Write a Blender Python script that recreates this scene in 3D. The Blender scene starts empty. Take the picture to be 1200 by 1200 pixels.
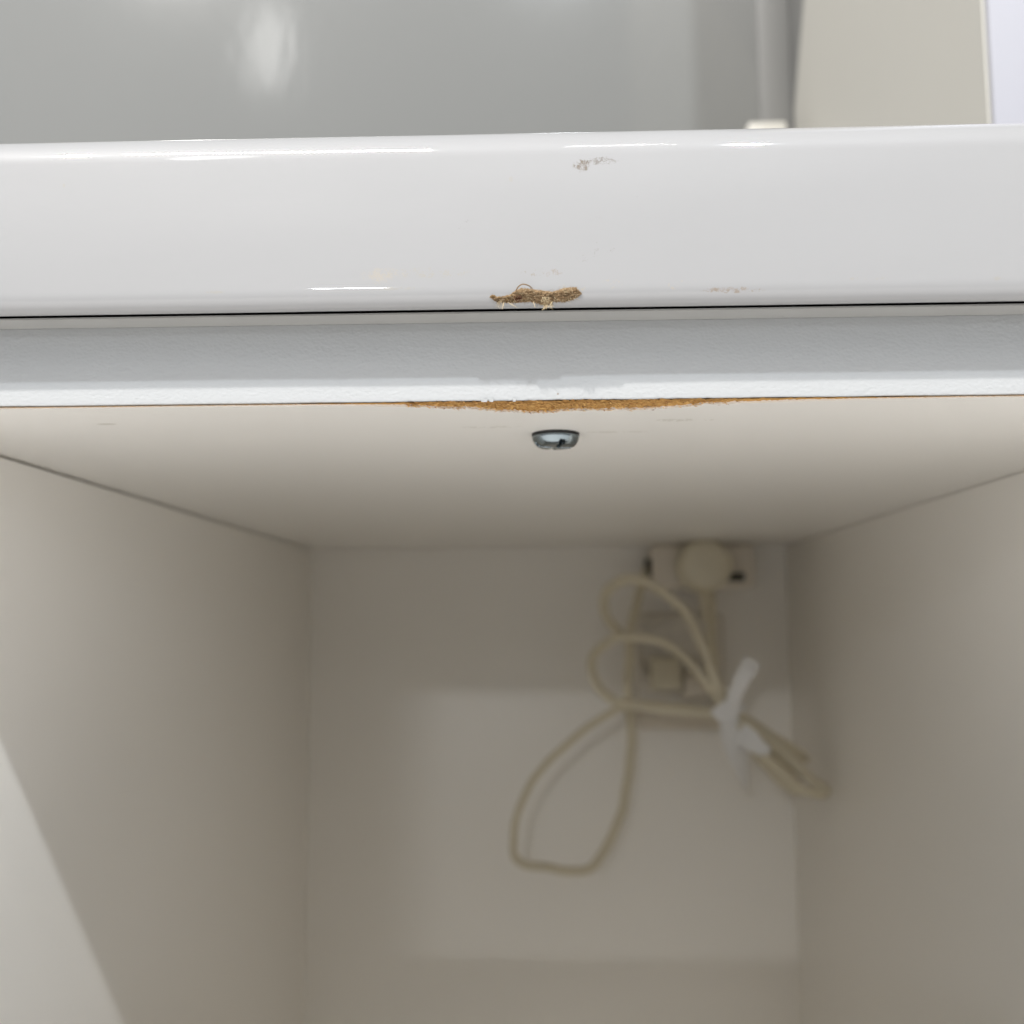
import bpy, bmesh, math, random
from mathutils import Vector, Matrix, noise
random.seed(4)
C = bpy.context.scene.collection
S = bpy.context.scene
H = 0.70                      # the eye is 0.70 m above the shop floor; everything below is given relative to the eye

# ---------------------------------------------------------------- camera
F = 1200.0
Yc = Vector((40, -127, -F)).normalized()
Xc = Vector((1, .0085, (40 - 127*.0085)/F)).normalized()
Zc = Xc.cross(Yc)
Rw = Matrix((Xc, Yc, Zc))     # camera -> world
cam = bpy.data.cameras.new('camera'); camo = bpy.data.objects.new('camera', cam); C.objects.link(camo)
camo.matrix_world = Matrix.Translation((0, 0, H)) @ Rw.to_4x4()
cam.sensor_width = 36; cam.lens = 36; cam.clip_start = .01; cam.clip_end = 50
cam.dof.use_dof = True; cam.dof.focus_distance = .262; cam.dof.aperture_fstop = 9.5
S.camera = camo
S.render.resolution_x = S.render.resolution_y = 1024

def at(px, py, y):
    d = Rw @ Vector((px-600, 600-py, -F)); return d*(y/d.y)

# ---------------------------------------------------------------- world (the light of the room) and lamps
w = bpy.data.worlds.new('World'); S.world = w; w.use_nodes = True
nt = w.node_tree; bg = nt.nodes['Background']
tc = nt.nodes.new('ShaderNodeTexCoord'); sx = nt.nodes.new('ShaderNodeSeparateXYZ')
rp = nt.nodes.new('ShaderNodeValToRGB'); mr = nt.nodes.new('ShaderNodeMapRange')
mr.inputs[1].default_value = -1; mr.inputs[2].default_value = 1
nt.links.new(tc.outputs['Generated'], sx.inputs[0]); nt.links.new(sx.outputs['Z'], mr.inputs[0])
nt.links.new(mr.outputs[0], rp.inputs[0]); nt.links.new(rp.outputs[0], bg.inputs[0])
cr = rp.color_ramp; cr.elements[0].color = (.60, .58, .56, 1); cr.elements[0].position = .15
cr.elements[1].color = (.95, .98, 1.0, 1); cr.elements[1].position = .8
e = cr.elements.new(.5); e.color = (.52, .57, .63, 1)
bg.inputs[1].default_value = .385

def lamp(name, loc, target, sx_, sy_, power, color=(1, .97, .93)):
    l = bpy.data.lights.new(name, 'AREA'); l.shape = 'RECTANGLE'; l.size = sx_; l.size_y = sy_
    l.energy = power; l.color = color
    o = bpy.data.objects.new(name, l); C.objects.link(o)
    o.location = Vector(loc) + Vector((0, 0, H))
    o.rotation_euler = (Vector(target)-Vector(loc)).to_track_quat('-Z', 'Y').to_euler()
    return o
T0 = (0, .25, .08)
lamp('lamp_right', (.88, -2.55, 3.40), T0, .10, .10, 98, (.90, .95, 1))
lamp('lamp_left', (-1.84, -2.07, 3.21), T0, .085, .085, 185, (1, .97, .94))
lamp('lamp_tube', (-.99, -2.07, 3.23), T0, 1.2, .014, 66, (1, .98, .96))
lamp('lamp_tube_small', (.20, -1.20, 2.24), T0, .26, .008, 1.6, (1, .98, .95))
p = at(322, 105, .78); d = (p.copy()).normalized(); d.y = -d.y
lamp('lamp_far', p + d*3.6, p, .24, .58, 1.9, (1, .99, .97)).data.shape = 'ELLIPSE'
lamp('lamp_side', (2.3, -1.35, .42), (-.1, .4, -.1), 2.2, .30, 4.5, (.93, .95, 1))
lamp('lamp_low', (-.68, -3.0, .74), (0, .7, -.1), .32, .07, 6.5, (.95, .97, 1))

S.view_settings.view_transform = 'Standard'; S.view_settings.look = 'None'
S.view_settings.exposure = .25; S.view_settings.gamma = 1
S.render.engine = 'CYCLES'
S.cycles.max_bounces = 14; S.cycles.diffuse_bounces = 10

# ---------------------------------------------------------------- materials
def mat(name, col, rough=.4, bump=0, bscale=300, detail=3, coat=0, metal=0, mottle=0, mscale=30, stains=(), wave=0, trans=0, voro=False, stretch=None):
    """stains: (x, z_or_y axis, cx, cz, rx, rz, noise scale, threshold, colour, strength) in object coordinates"""
    m = bpy.data.materials.new(name); m.use_nodes = True
    n = m.node_tree.nodes; L = m.node_tree.links; b = n['Principled BSDF']
    b.inputs['Roughness'].default_value = rough; b.inputs['Metallic'].default_value = metal
    b.inputs['Specular IOR Level'].default_value = .0 if name == 'black_joint' else (.25 if coat > .5 else .5)
    b.inputs['Coat Weight'].default_value = coat; b.inputs['Coat Roughness'].default_value = .03
    tc = n.new('ShaderNodeTexCoord')
    src = tc.outputs['Object']
    if stretch:
        mp = n.new('ShaderNodeMapping'); mp.inputs['Scale'].default_value = stretch
        L.new(src, mp.inputs[0]); srcn = mp.outputs[0]
    else: srcn = src
    cur = None
    rgb = n.new('ShaderNodeRGB'); rgb.outputs[0].default_value = (*col, 1); cur = rgb.outputs[0]
    def mathn(op, a, bb, clamp=False):
        k = n.new('ShaderNodeMath'); k.operation = op; k.use_clamp = clamp
        for i, v in enumerate((a, bb)):
            if v is None: continue
            if isinstance(v, (int, float)): k.inputs[i].default_value = v
            else: L.new(v, k.inputs[i])
        return k.outputs[0]
    def noi(scale, det=3, vec=None):
        k = n.new('ShaderNodeTexNoise'); k.inputs['Scale'].default_value = scale; k.inputs['Detail'].default_value = det
        L.new(vec or srcn, k.inputs['Vector']); return k.outputs['Fac']
    def mix(fac, a, c2):
        k = n.new('ShaderNodeMix'); k.data_type = 'RGBA'
        if isinstance(fac, (int, float)): k.inputs[0].default_value = fac
        else: L.new(fac, k.inputs[0])
        L.new(a, k.inputs[6])
        if isinstance(c2, tuple): k.inputs[7].default_value = (*c2, 1)
        else: L.new(c2, k.inputs[7])
        return k.outputs[2]
    if mottle:
        f = mathn('MULTIPLY', mathn('SUBTRACT', noi(mscale, 4), .35, True), mottle*3, True)
        cur = mix(f, cur, tuple(c*.72 for c in col))
    for (ax, cx, cz, rx, rz, sc, th, sc_col, stg) in stains:
        sp = n.new('ShaderNodeSeparateXYZ'); L.new(src, sp.inputs[0])
        u = mathn('DIVIDE', mathn('SUBTRACT', sp.outputs['X'], cx), rx)
        v = mathn('DIVIDE', mathn('SUBTRACT', sp.outputs[ax], cz), rz)
        r2 = mathn('ADD', mathn('MULTIPLY', u, u), mathn('MULTIPLY', v, v))
        fall = mathn('SUBTRACT', 1, r2, True)
        nn = mathn('MULTIPLY', mathn('SUBTRACT', mathn('ADD', mathn('ADD', noi(sc*1.3, 6, src), mathn('MULTIPLY', mathn('SUBTRACT', noi(sc*.22, 2, src), .5), .9)), mathn('MULTIPLY', fall, .12)), th, True), 14, True)
        f = mathn('MULTIPLY', mathn('MULTIPLY', nn, mathn('MULTIPLY', fall, 3, True)), stg)
        cur = mix(f, cur, sc_col)
    L.new(cur, b.inputs['Base Color'])
    nrm = None
    if wave:
        bn = n.new('ShaderNodeBump'); bn.inputs['Strength'].default_value = 1; bn.inputs['Distance'].default_value = wave
        L.new(noi(45, 1), bn.inputs['Height']); nrm = bn.outputs[0]
    if bump:
        bn = n.new('ShaderNodeBump'); bn.inputs['Strength'].default_value = 1; bn.inputs['Distance'].default_value = bump
        if voro:
            k = n.new('ShaderNodeTexVoronoi'); k.feature = 'SMOOTH_F1'; k.inputs['Scale'].default_value = bscale; L.new(srcn, k.inputs['Vector'])
            L.new(mathn('ADD', k.outputs['Distance'], noi(bscale*.8, 2)), bn.inputs['Height'])
        else: L.new(noi(bscale, detail), bn.inputs['Height'])
        if nrm: L.new(nrm, bn.inputs['Normal'])
        nrm = bn.outputs[0]
    if nrm: L.new(nrm, b.inputs['Normal'])
    return m

BR = (.20, .13, .07); GR = (.30, .28, .24); TAN = (.42, .33, .20)
def sx0(px): return at(px, 340, .246).x
def sz0(px, py): return at(px, py, .245).z
def nst(px, py, wpx, hpx, sc, th, col, stg):
    return ('Z', sx0(px), sz0(px, py), wpx*.000205, hpx*.000205, sc, th, col, stg)
MM = {}
MM['gloss'] = mat('gloss_white_laminate', (.30, .298, .298), .5, coat=.9, wave=.00016, bump=.000020, bscale=380, mottle=.10, mscale=16, stretch=(.35, 1, 1), stains=(
    nst(683, 197, 12, 9, 3600, .57, (.13, .10, .07), .85), nst(707, 191, 22, 6, 3600, .60, (.15, .13, .11), .8),
    nst(452, 326, 30, 12, 3200, .58, TAN, .25), nst(500, 322, 60, 7, 2200, .62, GR, .6),
    nst(465, 340, 36, 2.2, 1500, .52, GR, .45), nst(255, 344, 12, 2.0, 1500, .40, GR, .45),
    nst(635, 321, 30, 6, 3400, .66, BR, .5), nst(858, 341, 40, 4, 3400, .60, BR, .6),
    nst(690, 300, 45, 24, 2200, .80, (.16, .14, .12), .6), nst(720, 250, 80, 50, 2200, .90, (.16, .14, .12), .6), nst(560, 265, 60, 30, 2200, .88, (.16, .14, .12), .6),
    nst(740, 335, 90, 12, 1200, .78, TAN, .25), nst(600, 213, 3, 4, 900, .4, GR, .4), nst(75, 220, 2, 3, 900, .4, GR, .5),
    nst(1165, 328, 6, 3, 1500, .5, GR, .5), nst(1010, 328, 30, 2.5, 1500, .60, GR, .5)))
MM['edge'] = mat('pearl_textured_edge_banding', (.44, .449, .452), .45, bump=.00007, bscale=1350, voro=True, mottle=.04, mscale=60,
    stretch=(.75, 1, 1), stains=(('Z', .0035, .0577, .0003, .0003, 500, .2, BR, .55),))
def cst(px, py, a, b_, sc, th, col, stg):
    d = Rw @ Vector((px-600, 600-py, -F)); q = d*(.0556/d.z); return ('Y', q.x, q.y, a, b_, sc, th, col, stg)
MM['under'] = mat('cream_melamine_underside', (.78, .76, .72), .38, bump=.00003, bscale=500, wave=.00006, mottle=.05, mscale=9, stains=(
    cst(125, 497, .003, .0012, 700, .35, (.42, .40, .33), .6), cst(800, 492, .010, .0022, 500, .56, (.50, .47, .40), .5),
    cst(575, 500, .010, .002, 500, .58, (.58, .56, .50), .5), cst(720, 506, .012, .0012, 600, .55, (.48, .45, .38), .4)))
MM['cream'] = mat('cream_melamine', (.874, .847, .80), .40, bump=.00003, bscale=400, mottle=.06, mscale=6,
    stains=())
MM['core'] = mat('raw_chipboard', (.50, .27, .075), .9, bump=.0002, bscale=1100, detail=5, mottle=.5, mscale=500, stretch=(.4, 1, 1))
MM['chip'] = mat('chipboard_flake', (.68, .41, .14), .85, mottle=.7, mscale=600)
MM['chip_dark'] = mat('dark_chipboard_flake', (.22, .09, .03), .9)
MM['torn'] = mat('torn_brown_paper', (.25, .165, .085), .9, bump=.00035, bscale=1300, detail=6, mottle=.9, mscale=700, stretch=(.6, 1, 1.4),
    stains=(('Z', sx0(607), sz0(607, 351), .0012, .0008, 400, .30, (.09, .025, .01), .9), ('Z', sx0(590), sz0(590, 351), .004, .0012, 900, .45, (.20, .11, .02), .6)))
MM['fibre'] = mat('pale_paper_fibre', (.50, .40, .25), .8)
MM['fibre_dark'] = mat('brown_paper_fibre', (.19, .12, .06), .85)
MM['gap'] = mat('black_joint', (.001, .001, .001), 1)
MM['board'] = mat('primed_board', (.35, .345, .33), .55, mottle=.1, mscale=50)
MM['zinc'] = mat('bright_zinc', (.25, .29, .31), .15, metal=1, bump=.00002, bscale=900)
MM['screw_shadow'] = mat('painted_screw_shadow', (.006, .006, .006), .7)  # shadow behind the screw head, put in as black
MM['grey'] = mat('grey_gloss_panel', (.192, .194, .187), .13, metal=.06, wave=.00013, mottle=.06, mscale=3, coat=0, stretch=(2.5, 1, .8))
MM['beige'] = mat('beige_panel', (.475, .46, .415), .5, mottle=.08, mscale=5)
MM['white'] = mat('cool_white_paint', (.395, .395, .43), .4, mottle=.03, mscale=12)
MM['corner_shade'] = mat('painted_corner_shade', (.165, .164, .156), .45, mottle=.05, mscale=12)  # shade of the display unit's corner, put into a flat colour
MM['plas'] = mat('cream_plastic', (.64, .585, .45), .35, mottle=.08, mscale=60)
MM['cord'] = mat('cream_cord', (.64, .58, .44), .42, mottle=.15, mscale=80)
MM['sock'] = mat('white_plastic', (.70, .64, .55), .3, mottle=.05, mscale=50)
MM['sock2'] = mat('dull_plastic', (.66, .62, .55), .4, mottle=.1, mscale=50)
MM['dark'] = mat('dark_slot', (.02, .018, .012), .6)
MM['paper'] = mat('white_tape', (.78, .77, .76), .5, mottle=.06, mscale=90)
MM['concrete'] = mat('floor_tile_grey', (.80, .78, .76), .5, mottle=.1, mscale=8)

# ---------------------------------------------------------------- mesh helpers
def thing(name, loc, label, cat, group=None):
    o = bpy.data.objects.new(name, None); C.objects.link(o); o.empty_display_size = .05
    o.location = Vector(loc) + Vector((0, 0, H)); o['label'] = label; o['category'] = cat
    if group: o['group'] = group
    return o
def wl(o):
    v = Vector((0, 0, 0))
    while o is not None: v += o.location; o = o.parent
    return v
def obj(name, vs, fs, m, parent=None, smooth=True, loc=None, label=None, cat=None, kind=None, angle=40):
    """verts are in eye-relative coordinates"""
    base = (Vector(loc) + Vector((0, 0, H))) if parent is None and loc is not None else (Vector((0, 0, H)) if parent is None else wl(parent))
    off = Vector((0, 0, H)) - base
    me = bpy.data.meshes.new(name); me.from_pydata([tuple(Vector(v)+off) for v in vs], [], fs); me.update()
    bm = bmesh.new(); bm.from_mesh(me); bmesh.ops.recalc_face_normals(bm, faces=bm.faces); bm.to_mesh(me); bm.free()
    if smooth:
        me.shade_smooth()
        me.set_sharp_from_angle(angle=math.radians(angle))
    me.materials.append(m)
    o = bpy.data.objects.new(name, me); C.objects.link(o)
    if parent is not None: o.parent = parent
    else: o.location = base
    if label: o['label'] = label
    if cat: o['category'] = cat
    if kind: o['kind'] = kind
    return o
def fixtex(o):
    """object coordinates equal eye-relative ones when the origin sits at the eye height; shift otherwise is avoided by building those parts on things at x=y=0"""
    return o
def box(x0, x1, y0, y1, z0, z1, bev=0, seg=2):
    bm = bmesh.new()
    bmesh.ops.create_cube(bm, size=1, matrix=Matrix.Translation(((x0+x1)/2, (y0+y1)/2, (z0+z1)/2)) @ Matrix.Diagonal((abs(x1-x0), abs(y1-y0), abs(z1-z0), 1)))
    if bev: bmesh.ops.bevel(bm, geom=bm.edges[:], offset=bev, segments=seg, affect='EDGES', profile=.5)
    vs = [v.co.copy() for v in bm.verts]; bm.verts.index_update(); fs = [[v.index for v in f.verts] for f in bm.faces]; bm.free()
    return vs, fs
def join(*parts):
    V = []; Fc = []
    for vs, fs in parts:
        k = len(V); V += list(vs); Fc += [[i+k for i in f] for f in fs]
    return V, Fc
def extr_x(profile, x0, x1, nx=1, dy=None, closed=True):
    """profile: list of (y,z) ; extruded along x, dy(x, i, y, z) may displace"""
    V = []; Fc = []; n = len(profile)
    for a in range(nx+1):
        x = x0+(x1-x0)*a/nx
        for i, (y, z) in enumerate(profile):
            v = Vector((x, y, z))
            if dy: v = v + dy(x, i, y, z)
            V.append(v)
    for a in range(nx):
        for i in range(n if closed else n-1):
            j = (i+1) % n
            Fc.append([a*n+i, a*n+j, (a+1)*n+j, (a+1)*n+i])
    if closed:
        Fc.append(list(range(n))); Fc.append([nx*n+i for i in range(n)][::-1])
    return V, Fc
def crom(pts, k=10):
    P = [Vector(p) for p in pts]; P = [P[0]*2-P[1]] + P + [P[-1]*2-P[-2]]; out = []
    for i in range(1, len(P)-2):
        for j in range(k):
            t = j/k
            out.append(.5*((2*P[i]) + (P[i+1]-P[i-1])*t + (2*P[i-1]-5*P[i]+4*P[i+1]-P[i+2])*t*t + (3*P[i]-P[i-1]-3*P[i+1]+P[i+2])*t**3))
    out.append(P[-2]); return out
def tube(pts, r, n=8, flat=1.0):
    """r: number or list"""
    V = []; Fc = []; N = len(pts); up = Vector((.13, .3, .9)); a = None
    for i, p_ in enumerate(pts):
        t = (pts[min(i+1, N-1)]-pts[max(i-1, 0)]).normalized()
        if a is None: a = t.cross(up).normalized()
        a = (a - t*a.dot(t)).normalized(); b = t.cross(a)
        rr = r if isinstance(r, (int, float)) else r[i]
        for k in range(n):
            q = 2*math.pi*k/n; V.append(p_ + a*(math.cos(q)*rr) + b*(math.sin(q)*rr*flat))
    for i in range(N-1):
        for k in range(n):
            j = (k+1) % n; Fc.append([i*n+k, i*n+j, (i+1)*n+j, (i+1)*n+k])
    Fc.append(list(range(n))[::-1]); Fc.append([(N-1)*n+k for k in range(n)])
    return V, Fc
def lathe(prof, c, axis='Z', n=48, fn=None):
    """prof: (radius, height) list along axis from c"""
    V = []; Fc = []
    for (r, h) in prof:
        for k in range(n):
            q = 2*math.pi*k/n; x, y = r*math.cos(q), r*math.sin(q); hh = h + (fn(r, q, h) if fn else 0)
            V.append(Vector(c) + (Vector((x, y, hh)) if axis == 'Z' else Vector((x, hh, y))))
    for i in range(len(prof)-1):
        for k in range(n):
            j = (k+1) % n; Fc.append([i*n+k, i*n+j, (i+1)*n+j, (i+1)*n+k])
    Fc.append(list(range(n))[::-1]); Fc.append([(len(prof)-1)*n+k for k in range(n)])
    return V, Fc
def nz(x, y=0, z=0): return noise.noise(Vector((x, y, z)))
def lerp(tab, x):
    if x <= tab[0][0]: return tab[0][1]
    for (a, va), (b, vb) in zip(tab, tab[1:]):
        if x <= b: return va+(vb-va)*(x-a)/(b-a)
    return tab[-1][1]

# ---------------------------------------------------------------- setting: floor and the wall behind the unit
fl, ff = box(-2.5, 2.5, -3.0, 1.4, -H-.05, -H)
obj('floor', fl, ff, MM['concrete'], smooth=False, kind='structure')

XL, XR, YF, YB, ZC = -.180, .1815, .258, .780, .0556
BX0, BX1 = XL-.16, XR+.16
LIPZ, LIPY, TOPZ = .0768, .246, .1245
ZB = -.50

# ---------------------------------------------------------------- cabinet under the counter
cab = thing('cabinet', (0, 0, 0), 'open cream melamine cabinet under the glossy white counter edge, its front board chipped', 'cabinet')
def panel(name, b, m, **k):
    vs, fs = box(*b, bev=.0004, seg=2); return obj(name, vs, fs, m, cab, **k)
panel('side_panel', (XL-.018, XL, YF+.0015, YB, ZB, ZC-.0009), MM['cream'])
panel('side_panel', (XR, XR+.018, YF+.0015, YB, ZB, ZC-.0003), MM['cream'])
panel('back_panel', (XL-.018, XR+.018, YB, YB+.012, ZB, ZC-.0001), MM['cream'])
panel('bottom_panel', (XL+.0002, XR-.0002, YF+.004, YB-.0002, ZB, ZB+.018), MM['cream'])
panel('lower_front', (BX0, BX1, YF-.017, YF+.001, -H+.03, -.110), MM['edge'])
panel('plinth', (XL-.018, XR+.018, YF+.05, YB, -H, ZB-.001), MM['cream'])

# top board: core, paper-thin melamine skin underneath (broken away along the front), pearl edge banding on the front
BX0, BX1 = XL-.16, XR+.16
ZT = LIPZ+.0001+.0001
core_exposed = [(340, 1.2), (400, 1.8), (440, 2.6), (480, 4.0), (530, 7.0), (570, 10), (600, 12.5), (625, 15), (642, 14.5), (660, 12), (700, 12), (740, 11.5),
                (770, 11), (800, 8.5), (830, 6), (880, 4.2), (940, 2.8), (1000, 2.0), (1120, 1.2)]
def px_of_x(x): return 638 + x*1200/.258
def skin_front(x):
    p_ = px_of_x(x); d_ = lerp(core_exposed, p_)/1000
    j = nz(x*130, 3)*.0016 + nz(x*420, 5)*.0010 + nz(x*1300, 3)*.0005 + nz(x*3200, 8)*.0002
    return YF + d_*.93 + j*min(1, max(0, d_-.0011)/.006)
def core_prof():
    return [(YF+.0006, ZC+.0022), (YF+.0006, ZT), (YB, ZT), (YB, ZC+.0022)]
V, Fc = extr_x(core_prof(), BX0, BX1); tb = obj('top_board', V, Fc, MM['core'], cab, smooth=False)
NX = 1500; V = []; Fc = []
for a in range(NX+1):
    x = BX0+(BX1-BX0)*a/NX; yf = skin_front(x); sag = .00012*max(0, 1-abs(x)/.12)
    V += [Vector((x, yf, ZC-sag)), Vector((x, YB+.008, ZC)), Vector((x, YB+.008, ZC+.0006)), Vector((x, yf, ZC+.0007))]
for a in range(NX):
    for i in range(4):
        j = (i+1) % 4; Fc.append([a*4+i, a*4+j, a*4+4+j, a*4+4+i])
Fc += [[0, 1, 2, 3], [NX*4+3, NX*4+2, NX*4+1, NX*4]]
obj('underside_skin', V, Fc, MM['under'], cab, smooth=False)
# exposed rough core filling the space between the banding and the skin
NXc, NY = 1400, 12; V = []; Fc = []
for a in range(NXc+1):
    x = BX0+.001+(BX1-BX0-.002)*a/NXc; yf = skin_front(x); dd = yf-YF
    for b in range(NY+1):
        t = b/NY; y = YF+.0004 + t*(yf-YF+.0004)
        amp = min(1, dd/.006)
        r = abs(nz(x*700, y*900))*.0007 + nz(x*2200, y*2600, 5)*.0003
        z = ZC + .0003 + amp*(r + .0003*math.sin(t*3.1)) + (0 if t < .97 else .0003)
        V.append(Vector((x, y, z)))
for a in range(NXc):
    for b in range(NY):
        i = a*(NY+1)+b; Fc.append([i, i+1, i+NY+2, i+NY+1])
obj('exposed_chipboard', V, Fc, MM['core'], cab, label='raw orange brown chipboard where the underside skin has broken away')
def flakes(n, m, name, seed, smin, smax, parent):
    random.seed(seed); V = []; Fc = []
    while len(V) < n*6:
        px = random.choice((random.uniform(470, 860), random.gauss(650, 70))); x = (px-638)*.258/1200
        yf = skin_front(x); y = random.uniform(YF+.0008, yf+.0002)
        if yf-YF < .002: continue
        c = Vector((x, y, ZC+random.uniform(-.0003, .0006)))
        l = random.uniform(smin, smax); q = random.gauss(0, .7); u = Vector((math.cos(q), math.sin(q), random.uniform(-.5, .25))).normalized()*l
        v = Vector((-u.y, u.x, random.uniform(-.3, .3)*l)).normalized()*l*random.uniform(.15, .4); ww = u.cross(v).normalized()*l*.07
        k = len(V); V += [c-u, c+v, c+u, c-v, c+ww, c-ww]
        for tri in ((0, 1, 4), (1, 2, 4), (2, 3, 4), (3, 0, 4), (1, 0, 5), (2, 1, 5), (3, 2, 5), (0, 3, 5)): Fc.append([k+i for i in tri])
    return obj(name, V, Fc, m, parent, smooth=False, kind='stuff')
flakes(2000, MM['chip'], 'wood_flakes', 5, .0002, .0008, cab)
flakes(450, MM['chip_dark'], 'dark_wood_flakes', 6, .0002, .0007, cab)
# edge banding (leaves a dark seam at its foot)
def bdy(x, i, y, z):
    if z < ZC+.002: return Vector((0, 0, .00012*nz(x*60)+.00025*max(0, nz(x*420, 2))*(1 if abs(x) < .045 else .25)))
    return Vector((0, 0, 0))
eb = [(YF+.0006, ZT-.0002), (YF+.0002, ZT-.0002), (YF, ZT-.0005), (YF, ZC+.0011), (YF+.00025, ZC+.0007), (YF+.0006, ZC+.0006)]
V, Fc = extr_x(eb, BX0, BX1, 900, bdy); obj('edge_banding', V, Fc, MM['edge'], cab, label='pearl textured white edge strip on the front of the top board')
# a little lifted chip of banding
def sliver(px, L_, seed):
    random.seed(seed); x = (px-638)*.258/1200
    V = [Vector((x, YF-.0002, ZC+.0012)), Vector((x+L_, YF-.0004, ZC+.0009)), Vector((x+L_*.9, YF-.0001, ZC+.0002)), Vector((x+.1*L_, YF+.0002, ZC+.0003))]
    V += [v+Vector((0, .0002, 0)) for v in V]
    return V, [[0, 1, 2, 3], [7, 6, 5, 4], [0, 4, 5, 1], [1, 5, 6, 2], [2, 6, 7, 3], [3, 7, 4, 0]]
for px, L_, s in ((562, .0018, 1), (572, .0012, 2), (600, .0009, 3)):
    V, Fc = sliver(px, L_, s); obj('chipped_sliver', V, Fc, MM['edge'], cab, smooth=False)

# screw hanging out of the underside
sc = Vector((.0033, .3025, ZC))
R_ = .0071
scr_prof = [(.0001, -.0046)]
hp = []
NR = 40
for i in range(NR+1):
    r = R_*.985*i/NR; hp.append((max(r, .00005), -.0043 + .0003*(r/R_)**2 + .0026*max(0, (r/R_-.66)/.34)**2.4))
hp += [(R_, -.0011), (R_*.985, -.0008), (R_*.6, -.0008)]
def recess(r, q, h):
    if r > .0066 or h > -.0010: return 0
    x, y = r*math.cos(q+1.25), r*math.sin(q+1.25)
    wdt = .00085
    arm = min(abs(x), abs(y)); k = max(0, min(1, (wdt-arm)/.00025)); end = max(0, min(1, (.0064-r)/.0010))
    return .0030*k*end
screw = obj('screw', *lathe(hp, sc, 'Z', 160, recess), MM['zinc'], cab, label='bright zinc pan head screw sticking out under the board', angle=50)
obj('screw_shadow_disc', *lathe([(.0022, -.0014), (.0068, -.0014), (.0071, -.0011), (.0071, .0001)], sc, 'Z', 64), MM['screw_shadow'], screw)  # black disc added to stand for the shadow between screw head and board

# ---------------------------------------------------------------- counter top with rounded gloss nose
ct = thing('countertop', (0, 0, 0), 'white high gloss countertop with rounded front edge, scuffed and torn at the middle', 'countertop')
prof = []          # (y,z) from the groove round the lip, up the face, over the top
zb, zt = LIPZ, TOPZ
prof.append((LIPY+.0012, zb+.010)); prof.append((LIPY+.0012, zb+.0003))
prof.append((LIPY+.0010, zb+.0001))
prof.append((LIPY+.0008, zb))
for i in range(1, 11):       # lower roll, radius ~6 mm
    q = math.radians(-90 + 9*i*.98)
    prof.append((LIPY+.0008 - .0030*math.cos(q), zb+.0052+.0052*math.sin(q)))
ytop = prof[-1][0]; z1 = prof[-1][1]
r3 = .0095
for i in range(1, 15):
    t = i/14; z = z1+(zt-r3-z1)*t
    prof.append((ytop + (zt-r3-z1)*(-.05*t+.05*t*t), z))
y2, z2 = prof[-1]
for i in range(1, 15):
    q = math.radians(90*i/14); prof.append((y2 + r3*1.05*(1-math.cos(q)), z2 + r3*math.sin(q)))
prof += [(YB-.0005, zt), (YB-.0005, zb+.010)]
face = [p_ for p_ in prof[3:-2]]
def face_y(z):
    tab = sorted([(zz, yy) for yy, zz in face]); return lerp(tab, z)
V, Fc = extr_x(prof, BX0, BX1, 120, lambda x, i, y, z: Vector((0, (.00018*nz(x*14, z*60)+.00012*nz(x*45, z*30)) if y < .27 else 0, 0)))
obj('nose', V, Fc, MM['gloss'], ct, angle=60)
obj('underlay_board', *box(BX0+.0001, BX1-.0001, LIPY+.0042, YF+.0002, LIPZ, LIPZ+.009), MM['board'], ct)
obj('joint_gap', *box(BX0+.0002, BX1-.0002, LIPY+.0013, LIPY+.0041, LIPZ+.0004, LIPZ+.008), MM['gap'], ct, smooth=False)

# torn patch
top = [(120, 235), (145, 213), (200, 240), (260, 230), (320, 218), (390, 165), (440, 150), (550, 160), (650, 175), (750, 187), (850, 155), (900, 145), (980, 140), (1020, 175), (1045, 205)]
bot = [(120, 240), (160, 272), (200, 295), (380, 302), (450, 295), (520, 290), (600, 305), (640, 318), (680, 322), (720, 314), (750, 290), (870, 292), (950, 272), (1000, 245), (1045, 208)]
def tp(u, v): return 560+u/8.57, 320+v/8.57
def on_nose(px, py, lift=0):
    q = at(px, py, .245); z = q.z
    if z < LIPZ+.0001: y = LIPY - .0012
    else: y = face_y(z)
    q = at(px, py, y-lift); return q
NU, NV = 260, 26; V = []; Fc = []
for a in range(NU+1):
    u = 120+925*a/NU
    t_ = lerp(top, u) + 8*nz(u*.045, 1) + 11*nz(u*.14, 4) + 6*nz(u*.5, 2); b_ = lerp(bot, u) + 9*nz(u*.05, 9) + 15*nz(u*.16, 2) + 7*nz(u*.5, 6)
    if b_ < t_+3: b_ = t_+3
    for b in range(NV+1):
        t = b/NV; v = t_+(b_-t_)*t; px, py = tp(u, v)
        edge = min(1, 5*t, 5*(1-t)+.25)*min(1, a/8, (NU-a)/8)
        lift = .00003 + edge*(.0002 + .0004*nz(u*.03, v*.05, 3) + .00035*nz(u*.12, v*.15, 7) + .0002*nz(u*.4, v*.2, 7)) + (.0004*t*t if 590 < u < 770 else .0002*t*t)
        V.append(on_nose(px, py, max(lift, .00002)))
for a in range(NU):
    for b in range(NV):
        i = a*(NV+1)+b; Fc.append([i, i+1, i+NV+2, i+NV+1])
torn = obj('torn_patch', V, Fc, MM['torn'], ct, label='ragged brown patch of torn edge material with loose fibres')
sm = torn.modifiers.new('thickness', 'SOLIDIFY'); sm.thickness = .00012; sm.offset = 1
def fibres(n, seed, name, m, gen):
    random.seed(seed); V = []; Fc = []
    for i in range(n):
        pts, r = gen(); v, f = tube(pts, [r*(1-.8*k/(len(pts)-1)) for k in range(len(pts))], 4); k = len(V); V += v; Fc += [[j+k for j in q] for q in f]
    return obj(name, V, Fc, m, torn, kind='stuff')
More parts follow.
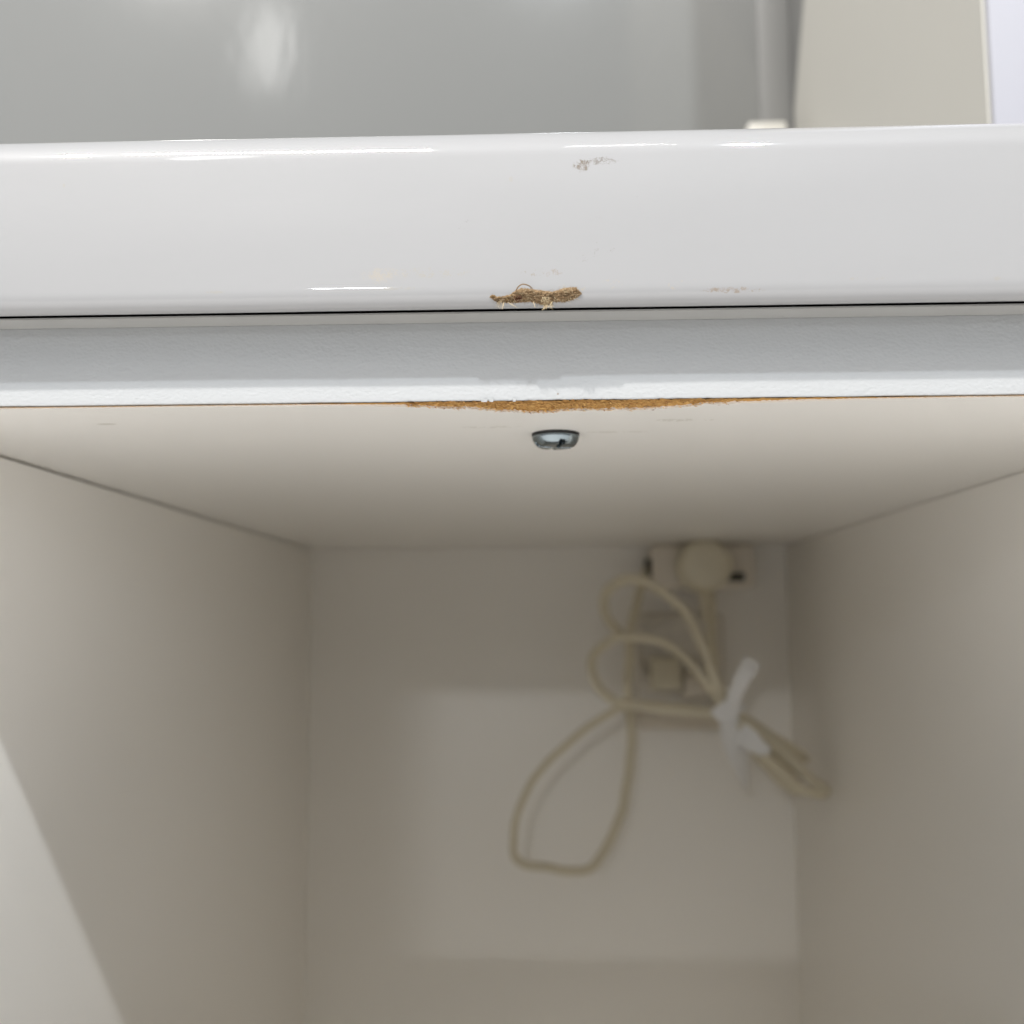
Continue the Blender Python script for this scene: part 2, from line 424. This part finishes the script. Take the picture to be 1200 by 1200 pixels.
def strand(u, v, du, dv, lift0, lift1, curl=0, r=.00005):
    pts = []
    for k in range(6):
        t = k/5; px, py = tp(u+du*t+curl*math.sin(t*3), v+dv*t)
        pts.append(on_nose(px, py, lift0+(lift1-lift0)*t))
    return pts, r
def g_low():
    u = random.uniform(150, 1020); v = lerp(bot, u)-random.uniform(5, 35)
    return strand(u, v, random.gauss(0, 14), random.uniform(15, 42), .0006, random.uniform(.0002, .0008), random.gauss(0, 6), random.uniform(.00002, .00005))
def g_up():
    u = random.uniform(150, 1020); v = lerp(top, u)+random.uniform(0, 25)
    return strand(u, v, random.gauss(0, 18), -random.uniform(10, 34), .0005, random.uniform(.0003, .001), random.gauss(0, 6), random.uniform(.000015, .00004))
def g_mid():
    u = random.uniform(180, 1010); t = random.random(); v = lerp(top, u)*(1-t)+lerp(bot, u)*t
    q = random.gauss(.2, .5); l = random.uniform(15, 60); return strand(u, v, l*math.cos(q), l*math.sin(q), .0005, random.uniform(.0004, .0009), random.gauss(0, 5), random.uniform(.00002, .00006))
def g_tuft():
    u = random.gauss(690, 26); v = random.uniform(235, 310)
    return strand(u, v, random.gauss(-8, 24), random.uniform(15, 66), .0005, random.uniform(.0001, .0008), random.gauss(0, 9), random.uniform(.00005, .00013))
def g_tuft2():
    u = random.uniform(200, 250); v = random.uniform(285, 310)
    return strand(u, v, random.gauss(20, 12), random.uniform(25, 62), .0006, random.uniform(.0008, .002), random.gauss(0, 8), random.uniform(.00003, .00006))
def g_top2():
    u = random.uniform(860, 925); v = random.uniform(150, 200)
    return strand(u, v, random.gauss(-5, 12), -random.uniform(10, 60), .0008, .0012, random.gauss(0, 6), random.uniform(.00003, .00006))
hang_u = iter([(690, .0011, .00030), (700, .0008, .00022), (672, .0009, .00020), (752, .0007, .00018), (262, .0009, .00016), (300, .0006, .00014), (560, .0006, .00014)])
def g_hang():   # short shreds that hang below the lip and throw small pointed shadows on the banding below
    u, ln, rr = next(hang_u)
    px, py = tp(u, lerp(bot, u)-8); q = on_nose(px, py, .0004); pts = [q]; dz = q.z-(LIPZ-ln); dx = random.gauss(0, .0002)
    for k in range(1, 7): pts.append(q+Vector((dx*k+random.gauss(0, .00005), -.00004*k, -dz*k/6)))
    return pts, rr
fibres(90, 1, 'brown_fibres', MM['fibre_dark'], g_low); fibres(70, 2, 'surface_fibres', MM['fibre_dark'], g_mid)
fibres(50, 3, 'pale_fibres', MM['fibre'], g_mid); fibres(45, 4, 'pale_edge_fibres', MM['fibre'], g_low)
fibres(34, 5, 'upper_fibres', MM['fibre_dark'], g_up); fibres(60, 6, 'pale_tuft', MM['fibre'], g_tuft)
fibres(12, 7, 'small_tuft', MM['fibre'], g_tuft2); fibres(14, 8, 'upper_tuft', MM['fibre'], g_top2)
fibres(7, 9, 'hanging_threads', MM['fibre'], g_hang)
pts = []
for k, (u, v) in enumerate([(385, 175), (398, 148), (425, 122), (455, 112), (490, 118), (520, 132), (548, 156)]):
    pts.append(on_nose(*tp(u, v), .0004+.0014*math.sin(math.pi*k/6)))
pts = crom(pts, 5)
obj('curled_splinter', *tube(pts, [.00011+.00007*math.sin(math.pi*i/(len(pts)-1)) for i in range(len(pts))], 6), MM['fibre_dark'], torn, label='thin dark splinter curled in an arch')

# ---------------------------------------------------------------- display unit above the counter
hu = thing('display_unit', (0, 0, 0), 'grey backed open display unit with beige side wall standing on the counter', 'display unit')
HZ = .90; XS = .199
obj('back_panel', *box(-.62, .173, .781, .80, TOPZ+.0002, HZ, bev=.0005), MM['grey'], hu)
obj('corner_shade_strip', *box(.1731, XS-.0002, .7813, .80, TOPZ+.0002, HZ, bev=.0012), MM['corner_shade'], hu)  # darker strip that paints the shade in the corner
# side wall, its rear edge cut at a slight slant
def slab(poly_yz, x0, x1):
    n = len(poly_yz); V = [Vector((x0, y, z)) for y, z in poly_yz] + [Vector((x1, y, z)) for y, z in poly_yz]
    return V, [list(range(n)), list(range(n, 2*n))[::-1]] + [[i, (i+1) % n, n+(i+1) % n, n+i] for i in range(n)]
obj('side_panel', *slab([(.4445, TOPZ+.0002), (.7765, TOPZ+.0002), (.7765, .40), (.48, HZ), (.4445, HZ)], XS, XS+.0012), MM['beige'], hu, smooth=False)
obj('corner_shade_strip', *slab([(.7768, TOPZ+.0002), (.80, TOPZ+.0002), (.80, HZ), (.4803, HZ), (.7768, .4003)], XS+.0001, XS+.0013), MM['corner_shade'], hu, smooth=False)  # slanted wedge carrying the painted corner shade onto the side wall
obj('edge_strip', *box(XS-.0003, XS+.0014, .4425, .4443, TOPZ+.0002, HZ, bev=.0004), MM['beige'], hu)
obj('front_post', *box(XS+.0016, XS+.14, .4400, .46, TOPZ+.0002, HZ, bev=.001), MM['white'], hu)
q = at(875, 150, .74); q2 = at(921, 141.5, .74)
obj('corner_block', *box(q.x, min(q2.x, XS-.001), .735, .755, TOPZ+.0002, q2.z-.002, bev=.003), MM['beige'], hu)

# ---------------------------------------------------------------- sockets, plug, cord, tape
def w2(px, py, y): return at(px, py, y)
a = at(765, 690, .755); b = at(884, 690, .755)
ws = thing('wall_socket', (a.x, .78, a.z), 'white socket box at the top of the back wall with the round plug in it', 'socket')
obj('socket_box', *box(a.x, b.x, .752, .7797, a.z, ZC-.0003, bev=.003, seg=4), MM['sock'], ws)
a = at(853, 681, .750); b = at(873, 671, .750)
obj('switch_slot', *box(a.x, b.x, .7505, .7525, a.z, b.z, bev=.0004), MM['dark'], ws)
a = at(748, 850, .765); b = at(848, 718, .765)
s2 = thing('wall_socket', (a.x, .78, a.z), 'lower socket box behind the coiled cord', 'socket')
obj('socket_box', *box(a.x, b.x, .764, .7797, a.z, b.z, bev=.004, seg=4), MM['sock2'], s2)
c = at(787, 765, .76)
obj('round_collar', *lathe([(.022, .0032), (.0235, .0005), (.026, 0), (.0275, .004)], (c.x, .760, c.z), 'Y', 40), MM['sock2'], s2)
obj('lower_rim', *box(a.x-.002, b.x+.001, .758, .7638, a.z-.002, a.z+.013, bev=.002), MM['sock'], s2)
c2 = at(786, 790, .745)
pg2 = thing('plug', (c2.x, .75, c2.z), 'small cream plug lying in the lower socket behind the cord', 'plug')
obj('plug_body', *slab([(.735, c2.z-.010), (.757, c2.z-.012), (.757, c2.z+.012), (.742, c2.z+.010)], c2.x-.014, c2.x+.006), MM['plas'], pg2, smooth=False)
obj('plug_nose', *slab([(.739, c2.z-.016), (.757, c2.z-.018), (.757, c2.z+.002), (.746, c2.z-.002)], c2.x+.009, c2.x+.026), MM['sock'], pg2, smooth=False)

pc = at(829, 661, .722)
cord = thing('power_cord', (pc.x, .75, pc.z), 'coiled cream power cord hanging from its round plug and tied into a bundle', 'power cord')
plug = obj('plug', *lathe([(.0165, .030), (.0185, .026), (.0185, .004), (.0172, .0012), (.0150, 0), (.006, -.0003)][::-1], (pc.x, .722, pc.z-.0002), 'Y', 48), MM['plas'], cord)
obj('plug_rim', *lathe([(.0186, .012), (.0195, .0125), (.0195, .0285), (.0186, .029)], (pc.x, .722, pc.z-.0002), 'Y', 48), MM['plas'], plug)
rp_ = [(.0062, 0)]
for i in range(7):
    z = -i*.0034; r = .0062-.0003*i; rp_ += [(r, z-.0002), (r, z-.0021), (r-.0013, z-.0024), (r-.0013, z-.0032)]
obj('strain_relief', *lathe(rp_, (pc.x+.001, .732, pc.z-.0165), 'Z', 20), MM['cord'], plug)
RC = .0031
K = at(852, 832, .685)
def path(l): return [at(*q) for q in l]
runs = [
    [(833, 700, .732), (834, 740, .731), (836, 785, .715), (846, 815, .695), (854, 834, .686)],
    # top loop
    [(854, 832, .684), (838, 800, .676), (822, 755, .676), (800, 715, .684), (768, 688, .694), (736, 678, .702), (713, 690, .708), (709, 715, .712), (722, 738, .720), (741, 752, .732)],
    # from the block end down the long hanging loop
    [(762, 660, .772), (755, 678, .760), (746, 708, .748), (739, 745, .744), (737, 800, .748), (739, 860, .752), (737, 905, .750), (726, 960, .742), (703, 1005, .735), (684, 1020, .731), (645, 1017, .728),
     (612, 1012, .728), (601, 996, .727), (606, 955, .724), (630, 908, .720), (672, 866, .716), (712, 838, .712), (742, 826, .706), (790, 828, .698), (850, 834, .688)],
    # middle loop
    [(852, 836, .683), (826, 800, .680), (806, 773, .684), (780, 755, .690), (742, 746, .697), (712, 752, .702), (694, 774, .704), (699, 800, .704), (722, 822, .702), (760, 829, .696), (850, 838, .688)],
    # bundle towards the right wall
    [(848, 828, .690), (880, 846, .690), (915, 868, .688), (940, 884, .686), (944, 889, .690), (932, 888, .697), (905, 870, .700), (862, 842, .697)],
    [(850, 832, .684), (885, 862, .678), (925, 896, .672), (958, 917, .666), (967, 925, .668), (958, 930, .674), (930, 918, .682), (896, 886, .690), (858, 842, .694)],
    [(852, 838, .680), (880, 868, .674), (915, 903, .668), (944, 925, .664), (962, 928, .664), (955, 918, .664), (925, 886, .671), (890, 856, .680), (856, 834, .684)],
    [(850, 836, .692), (878, 874, .694), (905, 905, .690), (925, 921, .684), (938, 925, .682), (930, 912, .684), (895, 878, .690), (856, 838, .692)],
]
for r_ in runs:
    pts = crom(path(r_), 9)
    pts = [p_ + Vector((nz(p_.x*60, p_.z*60, 1), 0, nz(p_.x*60, p_.z*60, 9)))*.0012*min(1, i/6, (len(pts)-1-i)/6) for i, p_ in enumerate(pts)]
    obj('cable', *tube(pts, RC*1.12, 10, .72), MM['cord'], cord)
obj('cord_end', *box(at(757, 672, .765).x, at(769, 672, .765).x, .760, .772, at(760, 676, .765).z, at(760, 655, .765).z, bev=.001), MM['dark'], cord)

tp_ = thing('tape_tie', (K.x, .68, K.z), 'white tape tie wrapped round the middle of the coiled cord with its ends sticking out', 'tie')
def ribbon(cs, wdt, th=.0003):
    V = []; Fc = []; P = [at(*q[:3]) for q in cs]; n = len(P)
    for i, p_ in enumerate(P):
        t = (P[min(i+1, n-1)]-P[max(i-1, 0)]).normalized(); s = t.cross(Vector((0, 1, .0))).normalized()
        tw = cs[i][3]; s = (s*math.cos(tw)+Vector((0, 1, 0))*math.sin(tw)); nn = t.cross(s).normalized()*th; W = wdt[i]
        V += [p_-s*W-nn, p_+s*W-nn, p_+s*W+nn, p_-s*W+nn]
    for i in range(n-1):
        for j in range(4):
            k = (j+1) % 4; Fc.append([i*4+j, i*4+k, i*4+4+k, i*4+4+j])
    Fc += [[0, 1, 2, 3], [n*4-1, n*4-2, n*4-3, n*4-4]]
    return V, Fc
obj('tape_end', *ribbon([(852, 838, .677, .2), (860, 818, .671, .1), (870, 795, .666, 0), (877, 783, .665, -.1), (882, 773, .664, -.2)], [.0035, .0042, .0050, .0054, .0056]), MM['paper'], tp_, smooth=False)
obj('tape_end', *ribbon([(853, 838, .676, .1), (858, 860, .672, .3), (866, 888, .672, .5), (873, 912, .676, .7), (876, 925, .680, .9)], [.0055, .0082, .0075, .0048, .0022]), MM['paper'], tp_, smooth=False)
obj('tape_wrap', *ribbon([(840, 843, .676, .0), (850, 835, .673, .1), (860, 828, .673, .0), (869, 822, .677, -.1)], [.0065, .0065, .006, .0055]), MM['paper'], tp_, smooth=False)
obj('tape_flap', *ribbon([(866, 858, .672, 0), (880, 868, .668, .2), (893, 878, .666, .2), (902, 880, .667, .1)], [.0070, .0066, .0045, .0026]), MM['paper'], tp_, smooth=False)
obj('tape_wrap', *ribbon([(846, 846, .700, .0), (862, 824, .700, .0)], [.006, .006]), MM['paper'], tp_, smooth=False)
